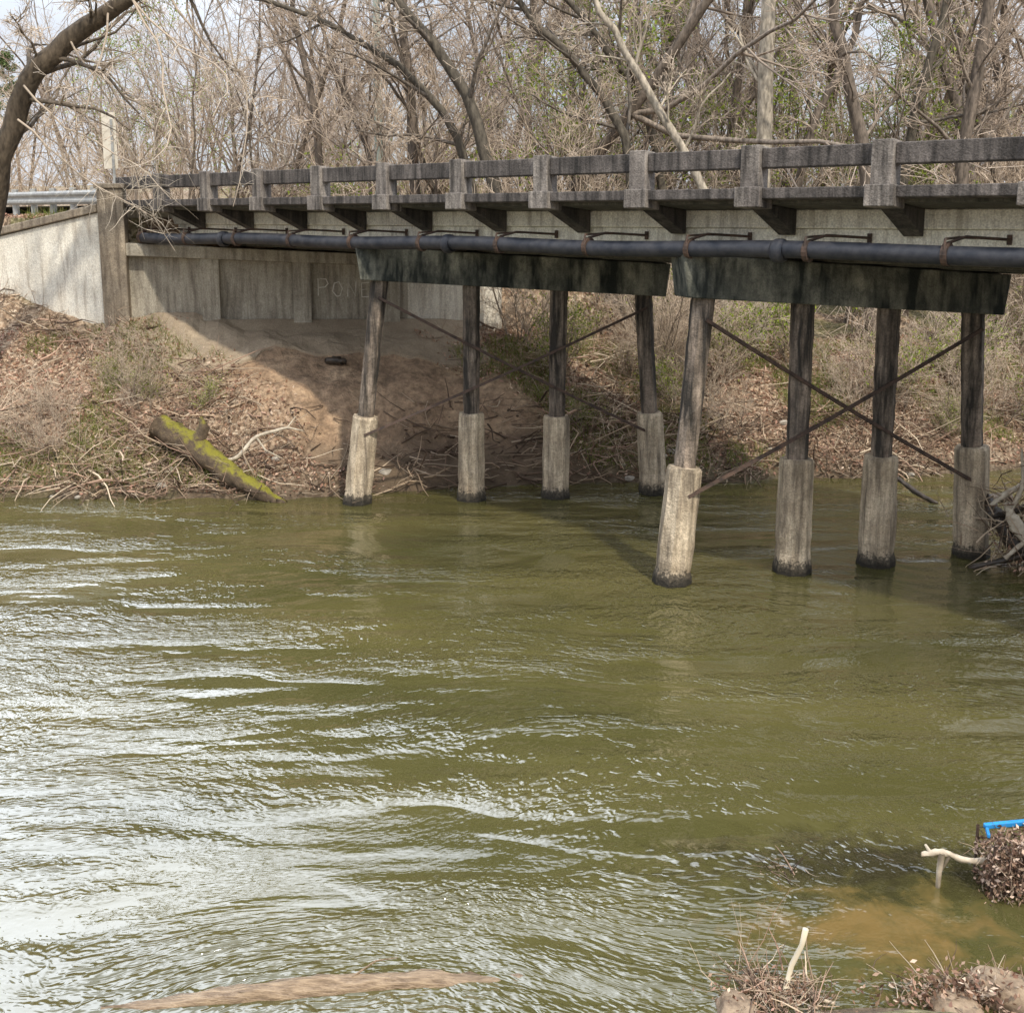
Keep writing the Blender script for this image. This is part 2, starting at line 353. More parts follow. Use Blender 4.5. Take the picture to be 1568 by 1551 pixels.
bents=[dict(f=[(2.32,15.45),(4.19,15.95),(5.55,16.3),(7.19,16.75)],t=[(2.68,15.6),(4.18,15.98),(5.53,16.3),(6.92,16.68)],jt=1.72),
       dict(f=[(-2.87,20.0),(-.76,20.25),(.82,20.45),(2.72,20.75)],t=[(-2.38,20.05),(-.74,20.28),(.86,20.45),(2.44,20.7)],jt=1.6),
       dict(f=[(7.5,10.9),(9.35,11.4),(10.75,11.75),(12.4,12.2)],t=[(7.86,11.05),(9.36,11.43),(10.73,11.75),(12.1,12.13)],jt=1.7)]
piles=TB(); jackets=TB(); caps=MB(); braces=TB()
def capz(x,y):
    c=(x-P0[0])*NA[0]+(y-P0[1])*NA[1]; return 4.09-.08*(c-.6)
for bt in bents:
    T=[np.array([*q,capz(*q)]) for q in bt['t']]; Fp=[np.array([*q,0.]) for q in bt['f']]
    for i in range(4):
        dv=T[i]-Fp[i]; L=T[i][2]
        P=lambda z: Fp[i]+dv*(z/L)
        zz=np.linspace(bt['jt']-.1,L+.02,22)
        pts=np.array([P(z) for z in zz])
        V,F_=tube_arr(pts,np.linspace(.155,.17,22)+rng.normal(0,.002,22),8,.4,False)
        V=V+rng.normal(0,.004,V.shape); piles.add(V,F_)
        jt=bt['jt']+rng.uniform(-.05,.05)
        zz=np.array([-1.6,-.2,.02,.1,.2,.3,.42,.55,.8,1.1,1.3,jt-.05,jt-.001,jt])
        r=np.interp(zz,[-1.6,.05,.2,1.3,jt-.05,jt-.001,jt],[.290,.290,.272,.255,.25,.23,0])
        r[4:7]-=rng.uniform(0,.02,3)
        V,F_=tube_arr(np.array([P(z) for z in zz]),r,8,.39,False)
        V=V+rng.normal(0,.0045,V.shape)
        jackets.add(V,F_)
    a=T[0][:2]; b_=T[3][:2]; u=(b_-a)/np.linalg.norm(b_-a); n=np.array([-u[1],u[0]])*.24
    a2=a-u*.42; b2=b_+u*.45; za=capz(*a2); zb=capz(*b2)
    q=[a2-n,b2-n,b2+n,a2+n]; h_=.60
    sl=u*.08
    caps.hexa([(*(q[0]+sl),za),(*(q[1]-sl),zb),(*(q[2]-sl),zb),(*(q[3]+sl),za),(*q[0],za+h_),(*q[1],zb+h_),(*q[2],zb+h_),(*q[3],za+h_)])
    fo=-n/np.linalg.norm(n)*.17; fo=np.array([*fo,0])
    def br(p,q,sg):
        pts=np.linspace(p,q,12)+fo*sg; pts[:,2]+=-.04*np.sin(np.linspace(0,math.pi,12))
        braces.tube(pts,.034,4,ph=.78)
    br(Fp[0]+(T[0]-Fp[0])*.93,Fp[3]+(T[3]-Fp[3])*.31,1)
    br(Fp[0]+(T[0]-Fp[0])*.32,T[3]+(Fp[3]-T[3])*.06,1.35)
add_obj('piles',piles.mesh('piles',M_pile,False),bridge)
add_obj('pile_jackets',jackets.mesh('pile_jackets',M_jack,False),bridge)
caps.obj('pile_caps',M_cap,bridge,.02)
add_obj('cross_braces',braces.mesh('cross_braces',M_rust,False),bridge)
pipe=TB(); hang=TB()
pp=np.array([Bw(s_,.22,4.80-.02*math.sin(s_*1.1)) for s_ in np.linspace(S0,13.9,90)])
pp=np.vstack([pp,[Bw(14.1,.35,4.80)],[Bw(14.4,.7,4.8)]])
pipe.tube(pp,.112,16,cap=True)
for s_ in np.arange(-12.2,14,1.742):
    c_=np.array([Bw(s_+dx,.22,4.80) for dx in (-.035,.035)]); 
    hang.tube(c_,.135,16,cap=True)
    hang.tube([Bw(s_,.10,4.80),Bw(s_,.14,4.97),Bw(s_,.6,5.02),Bw(s_,1.15,5.05)],.017,5)
    hang.tube([Bw(s_,.22,4.93),Bw(s_-.1,.5,5.02),Bw(s_-.42,1.13,5.03)],.019,5)
    hang.tube([Bw(s_-.40,1.13,4.97),Bw(s_-.40,1.13,5.09)],.03,6)
for s_ in (-1.35,4.6,10.9,-7.3): 
    pipe.tube(np.array([Bw(s_+dx,.22,4.80) for dx in (-.09,-.05,.05,.09)]),[.125,.155,.155,.125],16,cap=True)
add_obj('pipe',pipe.mesh('pipe',M_pipe,True),bridge); add_obj('pipe_hangers',hang.mesh('pipe_hangers',M_rust,False),bridge)
# abutment
ab=MB(); EL=lambda L,o=0:(A0+E*L-FR*o)
ab.seg(EL(.2,.3),EL(6.4,.3),.25,2.2,4.38,2.0,4.1)
WR=EL(6.4,.3)+np.array([2.2,.1])
ab.seg(EL(.2,.2),EL(6.45,.2),.42,4.385,4.66,4.105,4.35)
for L in (2.0,4.0,6.0): ab.seg(EL(L-.2,-.05),EL(L+.2,-.05),.11,2.3,4.38)
ab.seg(EL(.1,.75),EL(6.6,.75),.18,3.5,5.39,3.3,4.95)
ab.obj('abutment',M_abut,bridge,.02)
ab=MB(); ab.seg(EL(6.42,.3),WR,.22,1.9,4.08,1.7,3.75); ab.seg(A0+G*.25,A0+G*5.2,.14,2.4,5.32,2.4,4.3); ab.obj('wing_walls',M_wing,bridge,.02)
ab=MB(); ab.seg(A0+G*.26,A0+G*5.3,.22,5.325,5.50,4.31,4.47); 
ab.seg(A0-E*.28,A0+E*.26,.27,2.4,5.82); ab.seg(A0-E*.33,A0+E*.31,.32,5.825,5.93)
ab.obj('wing_coping_and_pilaster',M_pil,bridge,.02)
ab=MB(); q0=np.array(Bw(-14.6,-.2,0)[:2]); ab.seg(q0,q0+E*7.2,.3,1.5,5.3,1.5,4.9); ab.obj('near_abutment',M_abut,bridge)
# chalk scribbles on the abutment wall
tb=TB()
def stroke(L0,z0,pts,s_=.30):
    P=[]
    for (u_,v_) in pts:
        q=EL(L0+u_*s_,.045); P.append((q[0],q[1],z0+v_*s_))
    tb.tube(P,.016,4,ph=.78)
Z0=3.45
stroke(4.36,Z0,[(0,0),(0,1.3),(.6,1.25),(.75,.9),(.5,.65),(0,.6)])
stroke(4.68,Z0-.02,[(.3,0),(0,.4),(.15,1.0),(.5,1.1),(.75,.6),(.55,.05),(.3,0)])
stroke(5.02,Z0-.03,[(0,0),(.05,1.1),(.6,.05),(.65,1.15)])
stroke(5.34,Z0-.04,[(.6,1.1),(0,1.05),(0,.55),(.5,.6),(0,.55),(0,0),(.6,.02)])
add_obj('chalk_graffiti',tb.mesh('chalk_graffiti',M_chalk,False),bridge)
# apron
LL=np.linspace(-.2,8.0,60); TT=np.linspace(0,1,14); V=[]
for j,t in enumerate(TT):
    for i,L in enumerate(LL):
        wd=1.85+.25*math.sin(L*.9+.6)+.10*math.sin(L*3.1)+.04*math.sin(L*9.3); wd*=min(1,max(.2,(L+.4)/2.0))
        q=EL(L,0)+FR*(wd*t)+FR*.02
        V.append((q[0],q[1],2.98-.012*L-.50*t*wd))
V=np.array(V); V[:,2]=np.maximum(V[:,2],terrain(V[:,0],V[:,1])+.05)+.03*fbm(V[:,0],V[:,1],1.5,2)
last=V[-60:].copy(); last[:,2]-=.14; last[:,:2]+=FR*.01; V=np.vstack([V,last])
idx=np.arange(15*60).reshape(15,60); F=np.stack([idx[:-1,:-1],idx[:-1,1:],idx[1:,1:],idx[1:,:-1]],-1).reshape(-1,4)
add_obj('slope_apron',mk_mesh('slope_apron',V,F,M_apron,None,False),bridge)

gr=empty('guardrail')
gp=[np.array(Bw(s_,-.1,0)) for s_ in np.arange(15.3,30,.95)]
pb=MB()
for q in gp:
    z0=float(terrain(q[0],q[1])); pb.seg(q[:2]-np.array([.06,0]),q[:2]+np.array([.06,0]),.06,z0-.1,5.2+.68)
pb.obj('guardrail_posts',M_galv,gr,.005)
prof=[(0,.0),(.04,.05),(.04,.09),(0,.14),(0,.17),(.04,.22),(.04,.26),(0,.31)]
V=[];F=[]
for k,s_ in enumerate([15.0,30]):
    for o,zz in prof: q=Bw(s_,-.17-o,0); V.append((q[0],q[1],5.50+zz))
for i in range(7): F.append((i,i+1,8+i+1,8+i))
me=bpy.data.meshes.new('w_beam'); me.from_pydata(V,[],F); me.materials.append(M_galv); wb=add_obj('w_beam',me,gr); wb.modifiers.new('s','SOLIDIFY').thickness=.006
sg=empty('object_marker_sign'); sb=MB(); sb.seg((-9.33,26.0),(-8.98,25.9),.008,6.3,7.55); sb.obj('sign_panel',M_sign,sg,.003)
sb=MB(); sb.seg((-9.10,25.90),(-9.05,25.89),.02,5.0,7.4); sb.obj('sign_post',M_galv,sg,.002)
up=empty('utility_pole'); t=TB(); t.tube([(-4.7,40,2),(-4.68,40,8),(-4.65,40,16)],[.16,.14,.11],12,cap=True); t.tube([(-5.8,40,14.6),(-3.5,40,14.6)],.06,4,cap=True)
t.tube([(-4.35,39.9,12.5),(-4.35,39.9,13.3)],.2,12,cap=True)
add_obj('pole',t.mesh('pole',M_pole,True),up)

# ------------------------------------------------------------------ trees
UP=np.array([0,0,1.])
BARK=[(.15,.12,.095),(.21,.17,.135),(.31,.25,.20),(.47,.38,.30),(.56,.45,.36)]
def rnd_perp(d):
    v=rng.normal(size=3); v-=v.dot(d)*d; return v/(np.linalg.norm(v)+1e-9)
SEG=[9,6,4,2,1]; SID=[8,5,4,3,3]; 
def branch_pts(p,d,L,n,wig,trop):
    pts=[p]; d=d/np.linalg.norm(d)
    for i in range(n):
        d=d+rng.normal(size=3)*wig+UP*trop; d/=np.linalg.norm(d); p=p+d*L/n; pts.append(p)
    return np.array(pts),d
def kids(tb,pts,rad,L,lvl,spec,leaves):
    if lvl>spec['max']: return
    nk=spec['n'][lvl]; n=len(pts)-1
    for _ in range(nk):
        t=rng.uniform(spec['t0'] if lvl==1 else .15,1)*n; i=min(int(t),n-1); f=t-i
        p=pts[i]*(1-f)+pts[i+1]*f; d=pts[i+1]-pts[i]; d/=np.linalg.norm(d)
        r0=(rad[i]*(1-f)+rad[i+1]*f)
        ang=math.radians(rng.uniform(25,spec.get('ang',60))); dd=d*math.cos(ang)+rnd_perp(d)*math.sin(ang)
        LL_=L*spec['lr'][lvl]*rng.uniform(.6,1.25)*(1.15-.5*t/n)
        rr=max(min(r0*.6,LL_*.02),spec['rmin'][lvl])
        P,_d=branch_pts(p,dd,LL_,SEG[lvl],spec['wig'],spec['trop'])
        R=np.linspace(rr,max(rr*.35,spec['rmin'][-1]*.8),len(P))
        k=min(lvl,4); f_=rng.uniform(.75,1.2)
        tb.tube(P,R,SID[lvl],np.array(spec['bark'][k])*f_,mi=0 if lvl<2 else 2)
        if leaves is not None and lvl>=spec['max']-1: leaves.append(P)
        kids(tb,P,R,LL_,lvl+1,spec,leaves)
SPEC=dict(max=4,n=[0,14,6,5,4],lr=[0,.36,.45,.5,.55],rmin=[.1,.025,.014,.009,.006],wig=.15,trop=.07,t0=.22,bark=BARK,ang=58)
def leaf_quads(tb,pts,size,cols,jit=.12,mi=1):
    n=len(pts); a=rng.normal(size=(n,3)); a/=np.linalg.norm(a,axis=1)[:,None]
    b_=np.cross(a,rng.normal(size=(n,3))); b_/=np.linalg.norm(b_,axis=1)[:,None]
    s_=size*rng.uniform(.6,1.3,(n,1)); c=pts+rng.normal(size=(n,3))*jit
    V=np.stack([c-a*s_,c+b_*s_*.5,c+a*s_,c-b_*s_*.5],1).reshape(-1,3)
    F=np.arange(4*n).reshape(n,4)
    cc=np.asarray(cols)[rng.integers(0,len(cols),n)]*rng.uniform(.7,1.3,(n,1))
    tb.add(V,F,np.repeat(cc,4,0),mi)
GREENS=[(.16,.22,.035),(.26,.33,.05),(.34,.40,.07),(.12,.17,.03)]
def make_tree(name,H,r,lean=(0,0),leafy=0,spec=SPEC,path=None,bark=None,rads=None):
    tb=TB(); lv=[] if leafy else None
    spec=dict(spec)
    if bark: spec['bark']=bark
    if path is None:
        P,_=branch_pts(np.zeros(3),np.array([lean[0],lean[1],1.]),H,9,.08,.03); R=np.linspace(r,r*.2,10)
        R[0]*=1.35
    else:
        path=np.array(path,float); tt=np.linspace(0,len(path)-1,3*(len(path)-1)+1)
        P=np.stack([np.interp(tt,range(len(path)),path[:,k]) for k in range(3)],1)
        for _ in range(2): P[1:-1]=(P[:-2]+2*P[1:-1]+P[2:])/4
        P[1:-1]+=rng.normal(0,.04,(len(P)-2,3)); R=np.interp(tt,range(len(path)),rads)
        H=np.linalg.norm(np.diff(P,axis=0),axis=1).sum()
    tb.tube(P,R,9,np.array(spec['bark'][0])*1.0)
    kids(tb,P,R,H,1,spec,lv)
    if leafy and lv:
        pts=np.vstack(lv); pts=pts[rng.random(len(pts))<leafy]
        leaf_quads(tb,np.vstack([pts,pts]),.055,GREENS,.16)
    return tb.mesh(name,[M_bark,M_leaf,M_twig])
protos=[make_tree('bare_tree_%d'%i,rng.uniform(13,19),rng.uniform(.11,.19),rng.normal(0,.16,2)) for i in range(5)]
GS=dict(SPEC); GS.update(n=[0,12,5,5,2])
green=[make_tree('leafing_tree',9,.08,(.1,0),.55,GS)]
BSP=dict(max=3,n=[0,8,5,4],lr=[0,.5,.5,.5],rmin=[.02,.011,.007,.005],wig=.16,trop=.05,t0=.1,ang=45,bark=[(.25,.20,.15),(.37,.30,.23),(.50,.40,.31),(.58,.47,.36),(.5,.4,.3)])
def make_bush(name,H,n,leafy=0):
    tb=TB(); lv=[] if leafy else None
    for k in range(n):
        a=rng.uniform(0,6.28); P,_=branch_pts(np.array([.25*math.cos(a),.25*math.sin(a),0]),np.array([.4*math.cos(a),.4*math.sin(a),1]),H*rng.uniform(.6,1.1),6,.14,.02)
        R=np.linspace(.025,.008,7); tb.tube(P,R,4,BSP['bark'][0]); kids(tb,P,R,H,1,BSP,lv)
    if lv:
        pts=np.vstack(lv); pts=pts[rng.random(len(pts))<leafy]; leaf_quads(tb,pts,.045,GREENS,.12)
    return tb.mesh(name,[M_bark,M_leaf,M_twig])
bushes=[make_bush('bush_%d'%i,3.6,6) for i in range(3)]
gbush=make_bush('green_bush',2.6,5,.45)
SSP=dict(BSP); SSP.update(n=[0,12,5,4],lr=[0,.30,.5,.5],ang=60,trop=.04,wig=.2,bark=[(.17,.14,.11),(.25,.20,.16),(.38,.31,.25),(.52,.42,.34),(.5,.4,.3)])
def make_sap(name,H,n):
    tb=TB()
    for k in range(n):
        a=rng.uniform(0,6.28); rr=rng.uniform(.2,2.2); P,_=branch_pts(np.array([rr*math.cos(a),rr*math.sin(a),0]),np.array([rng.normal(0,.25),rng.normal(0,.25),1]),H*rng.uniform(.55,1.1),7,.11,.02)
        R=np.linspace(rng.uniform(.04,.09),.015,8); tb.tube(P,R,5,np.array(SSP['bark'][0])*rng.uniform(.6,1.5)); kids(tb,P,R,H,1,SSP,None)
    return tb.mesh(name,[M_bark,M_leaf,M_twig])
saps=[make_sap('saplings_%d'%i,9,4) for i in range(4)]
def make_pine(name,H):
    tb=TB(); P=np.array([[0,0,0],[.1,0,H*.5],[0,.1,H]]); tb.tube(P,[.22,.15,.04],8,(.14,.09,.06))
    lp=[]
    for k in range(50):
        z=H*rng.uniform(.45,1); a=rng.uniform(0,6.28); L=(1.1-z/H)*4*rng.uniform(.6,1.1)+.4
        q,_=branch_pts(np.array([0,0,z]),np.array([math.cos(a),math.sin(a),.25]),L,4,.12,.05); tb.tube(q,np.linspace(.035,.01,5),4,(.13,.09,.06))
        for f in rng.uniform(.35,1,20):
            i=f*4; j=min(int(i),3); lp.append(q[j]*(1-(i-j))+q[j+1]*(i-j))
    pts=np.repeat(np.array(lp),5,0); leaf_quads(tb,pts,.15,[(.06,.10,.03),(.10,.15,.05),(.15,.20,.08)],.2)
    return tb.mesh(name,[M_bark,M_leaf,M_twig])
pine=make_pine('pine',17)
forest=empty('distant_forest'); under=empty('forest_underbrush')
def place(par,me,x,y,s,rz=None,dz=-.1,name=None):
    o=bpy.data.objects.new(name or me.name,me); COL.objects.link(o); o.parent=par
    o.location=(x,y,float(terrain(x,y))+dz); o.rotation_euler=(rng.normal(0,.07),rng.normal(0,.07),rng.uniform(0,6.28) if rz is None else rz)
    o.scale=(s,s,s*rng.uniform(.9,1.15))
def bc(x,y): q=np.array([x,y])-P0; return q@D,q@NA
for (y0,y1,n) in ((29,38,17),(38,52,22),(52,95,24)):
    k=0
    while k<n:
        y=rng.uniform(y0,y1); x=rng.uniform(-.6,.72)*y
        s_,c_=bc(x,y)
        if -1.5<c_<7.5: continue
        r_=x/y
        if r_<-.25 and rng.random()<.55: k+=1; continue
        me=protos[rng.integers(0,5)]; sc_=rng.uniform(.8,1.2)*(1.25 if r_>-.08 else (.95 if r_>-.28 else .65))
        u_=rng.random()
        if u_<.12 and y>40: me=pine; sc_*=.8
        elif u_<.24: me=green[0]; sc_*=.8
        place(forest,me,x,y,sc_); k+=1
for (x,y,s_) in ((1.6,31,.95),(3.0,30,.7),(12.2,32,1.0),(11,31,.8),(9.0,30,.75),(-12,36,.7),(4,36,.9),(7.4,33,.9)): place(forest,green[0],x,y,s_)
k=0
while k<74:
    y=26.5+34*rng.random()**1.3; x=rng.uniform(-.55,.62)*y; s_,c_=bc(x,y)
    if -1.2<c_<6.3: continue
    place(under,gbush if rng.random()<.2 else bushes[rng.integers(0,3)],x,y,rng.uniform(.7,1.5)); k+=1
k=0
while k<44:
    y=rng.uniform(30,75); x=rng.uniform(-.5,.55)*y; s_,c_=bc(x,y)
    if -1.2<c_<6.5: continue
    place(under,saps[rng.integers(0,4)],x,y,rng.uniform(.7,1.3)*(.8 if x<-.3*y else 1)*(1+.008*(y-31))); k+=1

PALE=[(.38,.33,.26),(.42,.36,.28),(.46,.39,.31),(.52,.43,.34),(.58,.48,.38)]
DK=[(.10,.085,.065),(.15,.125,.10),(.25,.205,.16),(.42,.35,.275),(.54,.44,.35)]
LS=dict(SPEC); LS.update(n=[0,13,6,5,3],lr=[0,.20,.45,.5,.5],trop=.0,t0=.25)
def ptree(name,path,rads,bark=None,spec=LS):
    add_obj(name,make_tree(name,0,0,path=path,rads=rads,bark=bark,spec=spec))
DK2=[(.085,.065,.045),(.12,.095,.07),(.30,.245,.19),(.54,.45,.36),(.60,.51,.42)]
DS=dict(LS); DS.update(trop=-.07,wig=.2,n=[0,24,7,5,3],bark=DK2)
ptree('leaning_tree',[(-12.2,22.0,1.8),(-10.7,21.8,3.6),(-9.95,21.6,5.2),(-9.45,21.5,6.9),(-8.8,21.5,8.05),(-7.95,21.5,8.66),(-7.0,21.4,9.2),(-5.4,21.3,9.9),(-3.4,21.2,10.5)],[.28,.25,.22,.20,.19,.17,.14,.08,.03],spec=DS)
T=[([(.1,27,2.3),(-.38,27,6.2),(-1.0,27,8.1),(-2.3,27,9.8),(-3.6,27,11),(-6,27.3,12.5)],[.20,.16,.14,.11,.08,.03],DK),
([(-.6,28,2.3),(-.9,28,6.2),(-1.6,28,7.8),(-3.2,28,9.2),(-5.0,28,10.0),(-7.5,28,10.9)],[.15,.12,.10,.08,.06,.03],DK),
([(5.3,27,2.2),(4.7,27,5.9),(3.4,27,7.8),(2.3,27,9.6),(1.6,27,10.8),(1.0,27,13)],[.14,.11,.10,.08,.07,.03],PALE),
([(6.1,27.5,2.2),(6.05,27.5,6),(6.0,27.5,10),(6.3,27.5,15)],[.24,.20,.17,.07],PALE),
([(8.8,27,2.3),(8.3,27,7.2),(7.6,27,9.2),(7.3,27,10.8),(7.4,27,15)],[.20,.16,.13,.10,.04],None),
([(3.2,27.5,2.2),(2.9,27.5,6.7),(2.2,27.5,8.2),(1.05,27.4,9.3),(-.2,27.3,10.5),(-1.6,27,12)],[.15,.12,.10,.09,.07,.03],DK),
([(11.2,28,2.4),(11.0,28,7),(11.6,28,11),(11.3,28,16)],[.2,.16,.13,.05],None),
([(9.5,28.5,2.4),(9.9,28.5,7),(10.6,28.5,10),(11.0,28.5,14)],[.14,.12,.09,.05],DK),
([(4.3,30,2.6),(4.0,30,7),(2.6,30,9.5),(.6,30,11.5),(-1,30,13)],[.14,.11,.09,.06,.03],DK),
([(7.0,30,2.6),(7.6,30,7),(8.9,30,9.8),(9.5,30,12.5)],[.13,.11,.08,.04],None),
([(-5.8,33,3.2),(-5.5,33,8),(-6.3,33,11),(-6.0,33,14)],[.13,.11,.08,.04],None),
([(-2.6,29,3.0),(-2.4,29,7),(-2.9,29,11),(-2.5,29,15)],[.16,.13,.10,.05],None)]
for p_,r_,b_ in T: ptree('bare_tree',p_,r_,b_)

# ------------------------------------------------------------------ bank brush, litter
def stems(tb,roots,dirs,L,r,K,cols,droop=.3,sides=3):
    n=len(roots); d=dirs/np.linalg.norm(dirs,axis=1)[:,None]; pts=[roots]; p=roots.copy()
    for k in range(K):
        d=d+rng.normal(0,.22,(n,3)); d[:,2]-=droop/K; d/=np.linalg.norm(d,axis=1)[:,None]; p=p+d*(L/K)[:,None]; pts.append(p)
    P=np.stack(pts,1)
    ref=rng.normal(size=(n,3)); u=np.cross(dirs,ref); u/=np.linalg.norm(u,axis=1)[:,None]; w=np.cross(dirs,u); w/=np.linalg.norm(w,axis=1)[:,None]
    an=np.arange(sides)*2*math.pi/sides; R=r[:,None]*np.linspace(1,.3,K+1)[None]
    V=P[:,:,None,:]+R[:,:,None,None]*(np.cos(an)[None,None,:,None]*u[:,None,None,:]+np.sin(an)[None,None,:,None]*w[:,None,None,:])
    base=(np.arange(n)*(K+1)*sides)[:,None,None]; i=(np.arange(K)*sides)[None,:,None]; j=np.arange(sides)[None,None,:]; j2=(j+1)%sides
    F=np.stack([base+i+j,base+i+j2,base+i+sides+j2,base+i+sides+j],-1).reshape(-1,4)
    tb.add(V.reshape(-1,3),F,np.repeat(cols,(K+1)*sides,0)); return P
TW=np.array([(.52,.41,.30),(.40,.30,.21),(.62,.51,.38),(.26,.18,.13),(.46,.31,.23),(.14,.10,.075)])
tb=TB()
for (x,y,z,dx,dz,L) in ((-7.4,21.3,8.9,.35,-1,3.8),(-6.9,21.2,9.1,.2,-1,4.4),(-6.3,21.1,9.4,.12,-1,4.9),(-6.9,21.2,9.1,.6,-1,4.6),(-5.4,21.1,9.8,-.1,-1,4.6),(-8.2,21.4,8.5,.5,-1,3.9),(-9.0,21.2,7.6,1.2,-.6,3.6),(-9.2,21.3,7.0,1.4,-.6,3.8)):
    P,_=branch_pts(np.array([x,y,z]),np.array([dx,-.1,dz]),L,10,.24,-.03); R=np.linspace(.022,.006,11)
    tb.tube(P,R,5,(.46,.38,.30))
    n=40; ti=rng.integers(2,10,n); r_=P[ti]; d=rng.normal(0,1,(n,3)); d[:,2]-=.3
    Q=stems(tb,r_,d,rng.uniform(.25,.95,n),rng.uniform(.004,.008,n),4,np.array([(.58,.50,.40)])*rng.uniform(.6,1.2,(n,1)),.2)
    sub=Q[:,2]; d=rng.normal(0,1,(n,3)); stems(tb,sub,d,rng.uniform(.15,.45,n),rng.uniform(.003,.005,n),3,np.array([(.60,.52,.42)])*rng.uniform(.6,1.2,(n,1)),.2)
add_obj('overhanging_branches',tb.mesh('overhanging_branches',[M_twig]))
def scat(n,xr,yr,cond):
    out=[];tot=0
    while tot<n:
        x=rng.uniform(*xr,n*2); y=rng.uniform(*yr,n*2); k=cond(x,y); q=np.stack([x[k],y[k]],1); out.append(q); tot+=len(q)
        if len(out)>40: break
    q=np.vstack(out)[:n]; return np.column_stack([q,terrain(q[:,0],q[:,1])])
def bank(x,y):
    d=y-far_shore(x); px=x-P0[0]; py=y-P0[1]; c=px*NA[0]+py*NA[1]
    ax=x-A0[0]; ay=y-A0[1]; front=(ax*FR[0]+ay*FR[1])
    ok=(d>.05)&((dirt_mask(x,y)<rng.uniform(.02,.5,x.shape)))
    ok&=~((front<.3)&(x<0)&(c>-1)&(c<6)) 
    dens=.45+2.0*fbm(x,y,.5,3,21)
    return ok&(rng.random(x.shape)<np.clip(dens,.06,1))
tb=TB()
r_=scat(4600,(-13,16),(20,28),bank); n=len(r_)
dirs=rng.normal(0,.75,(n,3)); dirs[:,2]=np.abs(rng.normal(.35,.45,n))+.05
P=stems(tb,r_,dirs,rng.uniform(.25,1.1,n),rng.uniform(.004,.012,n),4,TW[rng.integers(0,6,n)]*rng.uniform(.7,1.25,(n,1)),.6)
sub=np.vstack([P[:,2],P[:,3]]); n2=len(sub); dirs=rng.normal(0,1,(n2,3)); dirs[:,2]=np.abs(dirs[:,2])*.5
stems(tb,sub,dirs,rng.uniform(.12,.4,n2),rng.uniform(.003,.006,n2),2,TW[rng.integers(0,5,n2)]*rng.uniform(.8,1.3,(n2,1)),.2)
r_=scat(1500,(-13,16),(20.2,26),bank); n=len(r_); r_[:,2]+=.08; dirs=rng.normal(0,1,(n,3)); dirs[:,2]*=.15
stems(tb,r_,dirs,rng.uniform(.4,1.8,n),rng.uniform(.008,.028,n),4,TW[rng.integers(0,6,n)]*rng.uniform(.7,1.2,(n,1)),0.05,4)
def wl(x,y): d=y-far_shore(x); return (d>-.1)&(d<1.6)&(rng.random(x.shape)<np.where(x>-2.2,.9,.35))
r_=scat(1200,(-8,9),(20,24),wl); n=len(r_); r_[:,2]=np.maximum(r_[:,2],0)+.06; dirs=rng.normal(0,1,(n,3)); dirs[:,2]=dirs[:,2]*.25+.1
stems(tb,r_,dirs,rng.uniform(.2,1.1,n),rng.uniform(.006,.024,n),3,TW[rng.choice([0,1,3,5,5,3],n)]*rng.uniform(.5,1.1,(n,1)),0.1,4)
add_obj('bank_brush',tb.mesh('bank_brush',[M_twig]))
tb=TB()
LC=[(.46,.31,.22),(.60,.42,.31),(.34,.21,.14),(.66,.52,.40),(.50,.30,.23),(.22,.13,.09)]
r_=scat(54000,(-13,16),(20,28),lambda x,y:(y-far_shore(x)>.05)&(dirt_mask(x,y)<rng.uniform(.0,1,x.shape)**.5*.9+.03)&(~(((x-A0[0])*FR[0]+(y-A0[1])*FR[1]<.1)&(x<0)&(y<25.5))))
r_[:,2]+=rng.random(len(r_))*.08
leaf_quads(tb,r_,.042,LC,.015,0)
add_obj('fallen_leaves',tb.mesh('fallen_leaves',[M_leaf]))
tb=TB()
def gcond(x,y): return (y-far_shore(x)>.2)&(fbm(x,y,.6,3,8)>.03)&(dirt_mask(x,y)<.6)&(rng.random(x.shape)<.8)&(~(((x-A0[0])*FR[0]+(y-A0[1])*FR[1]<.2)&(x<0)&(y<26)))
r_=scat(20000,(-13,16),(20,27),gcond); n=len(r_)
dirs=rng.normal(0,.5,(n,3)); dirs[:,2]=1
stems(tb,r_,dirs,rng.uniform(.08,.34,n),rng.uniform(.004,.009,n),2,np.array([(.16,.22,.045),(.27,.32,.07),(.36,.36,.12),(.50,.42,.25)])[rng.integers(0,4,n)],.4)
add_obj('bank_grass',tb.mesh('bank_grass',[M_leaf]))
sh=empty('bank_shrubs')
for k in range(54):
    for _ in range(40):
        x=rng.uniform(-12,15); y=far_shore(np.array([x]))[0]+rng.uniform(.4,5.5)
        s_,c_=bc(x,y)
        if (c_<-1.0 and y<24.6) or c_>5.6: break
    place(sh,gbush if rng.random()<.25 else bushes[rng.integers(0,3)],x,y,rng.uniform(.18,.42) if x<0 else rng.uniform(.3,.7))
for (x,y,s_) in ((1.6,22.6,.3),(-6.3,22.0,.3),(-7.2,22.3,.3),(-8.2,22.6,.28),(4.6,24.5,.7),(8.2,24.0,.6),(9.8,24.8,.8),(6.6,25.5,.8)): place(sh,gbush,x,y,s_)

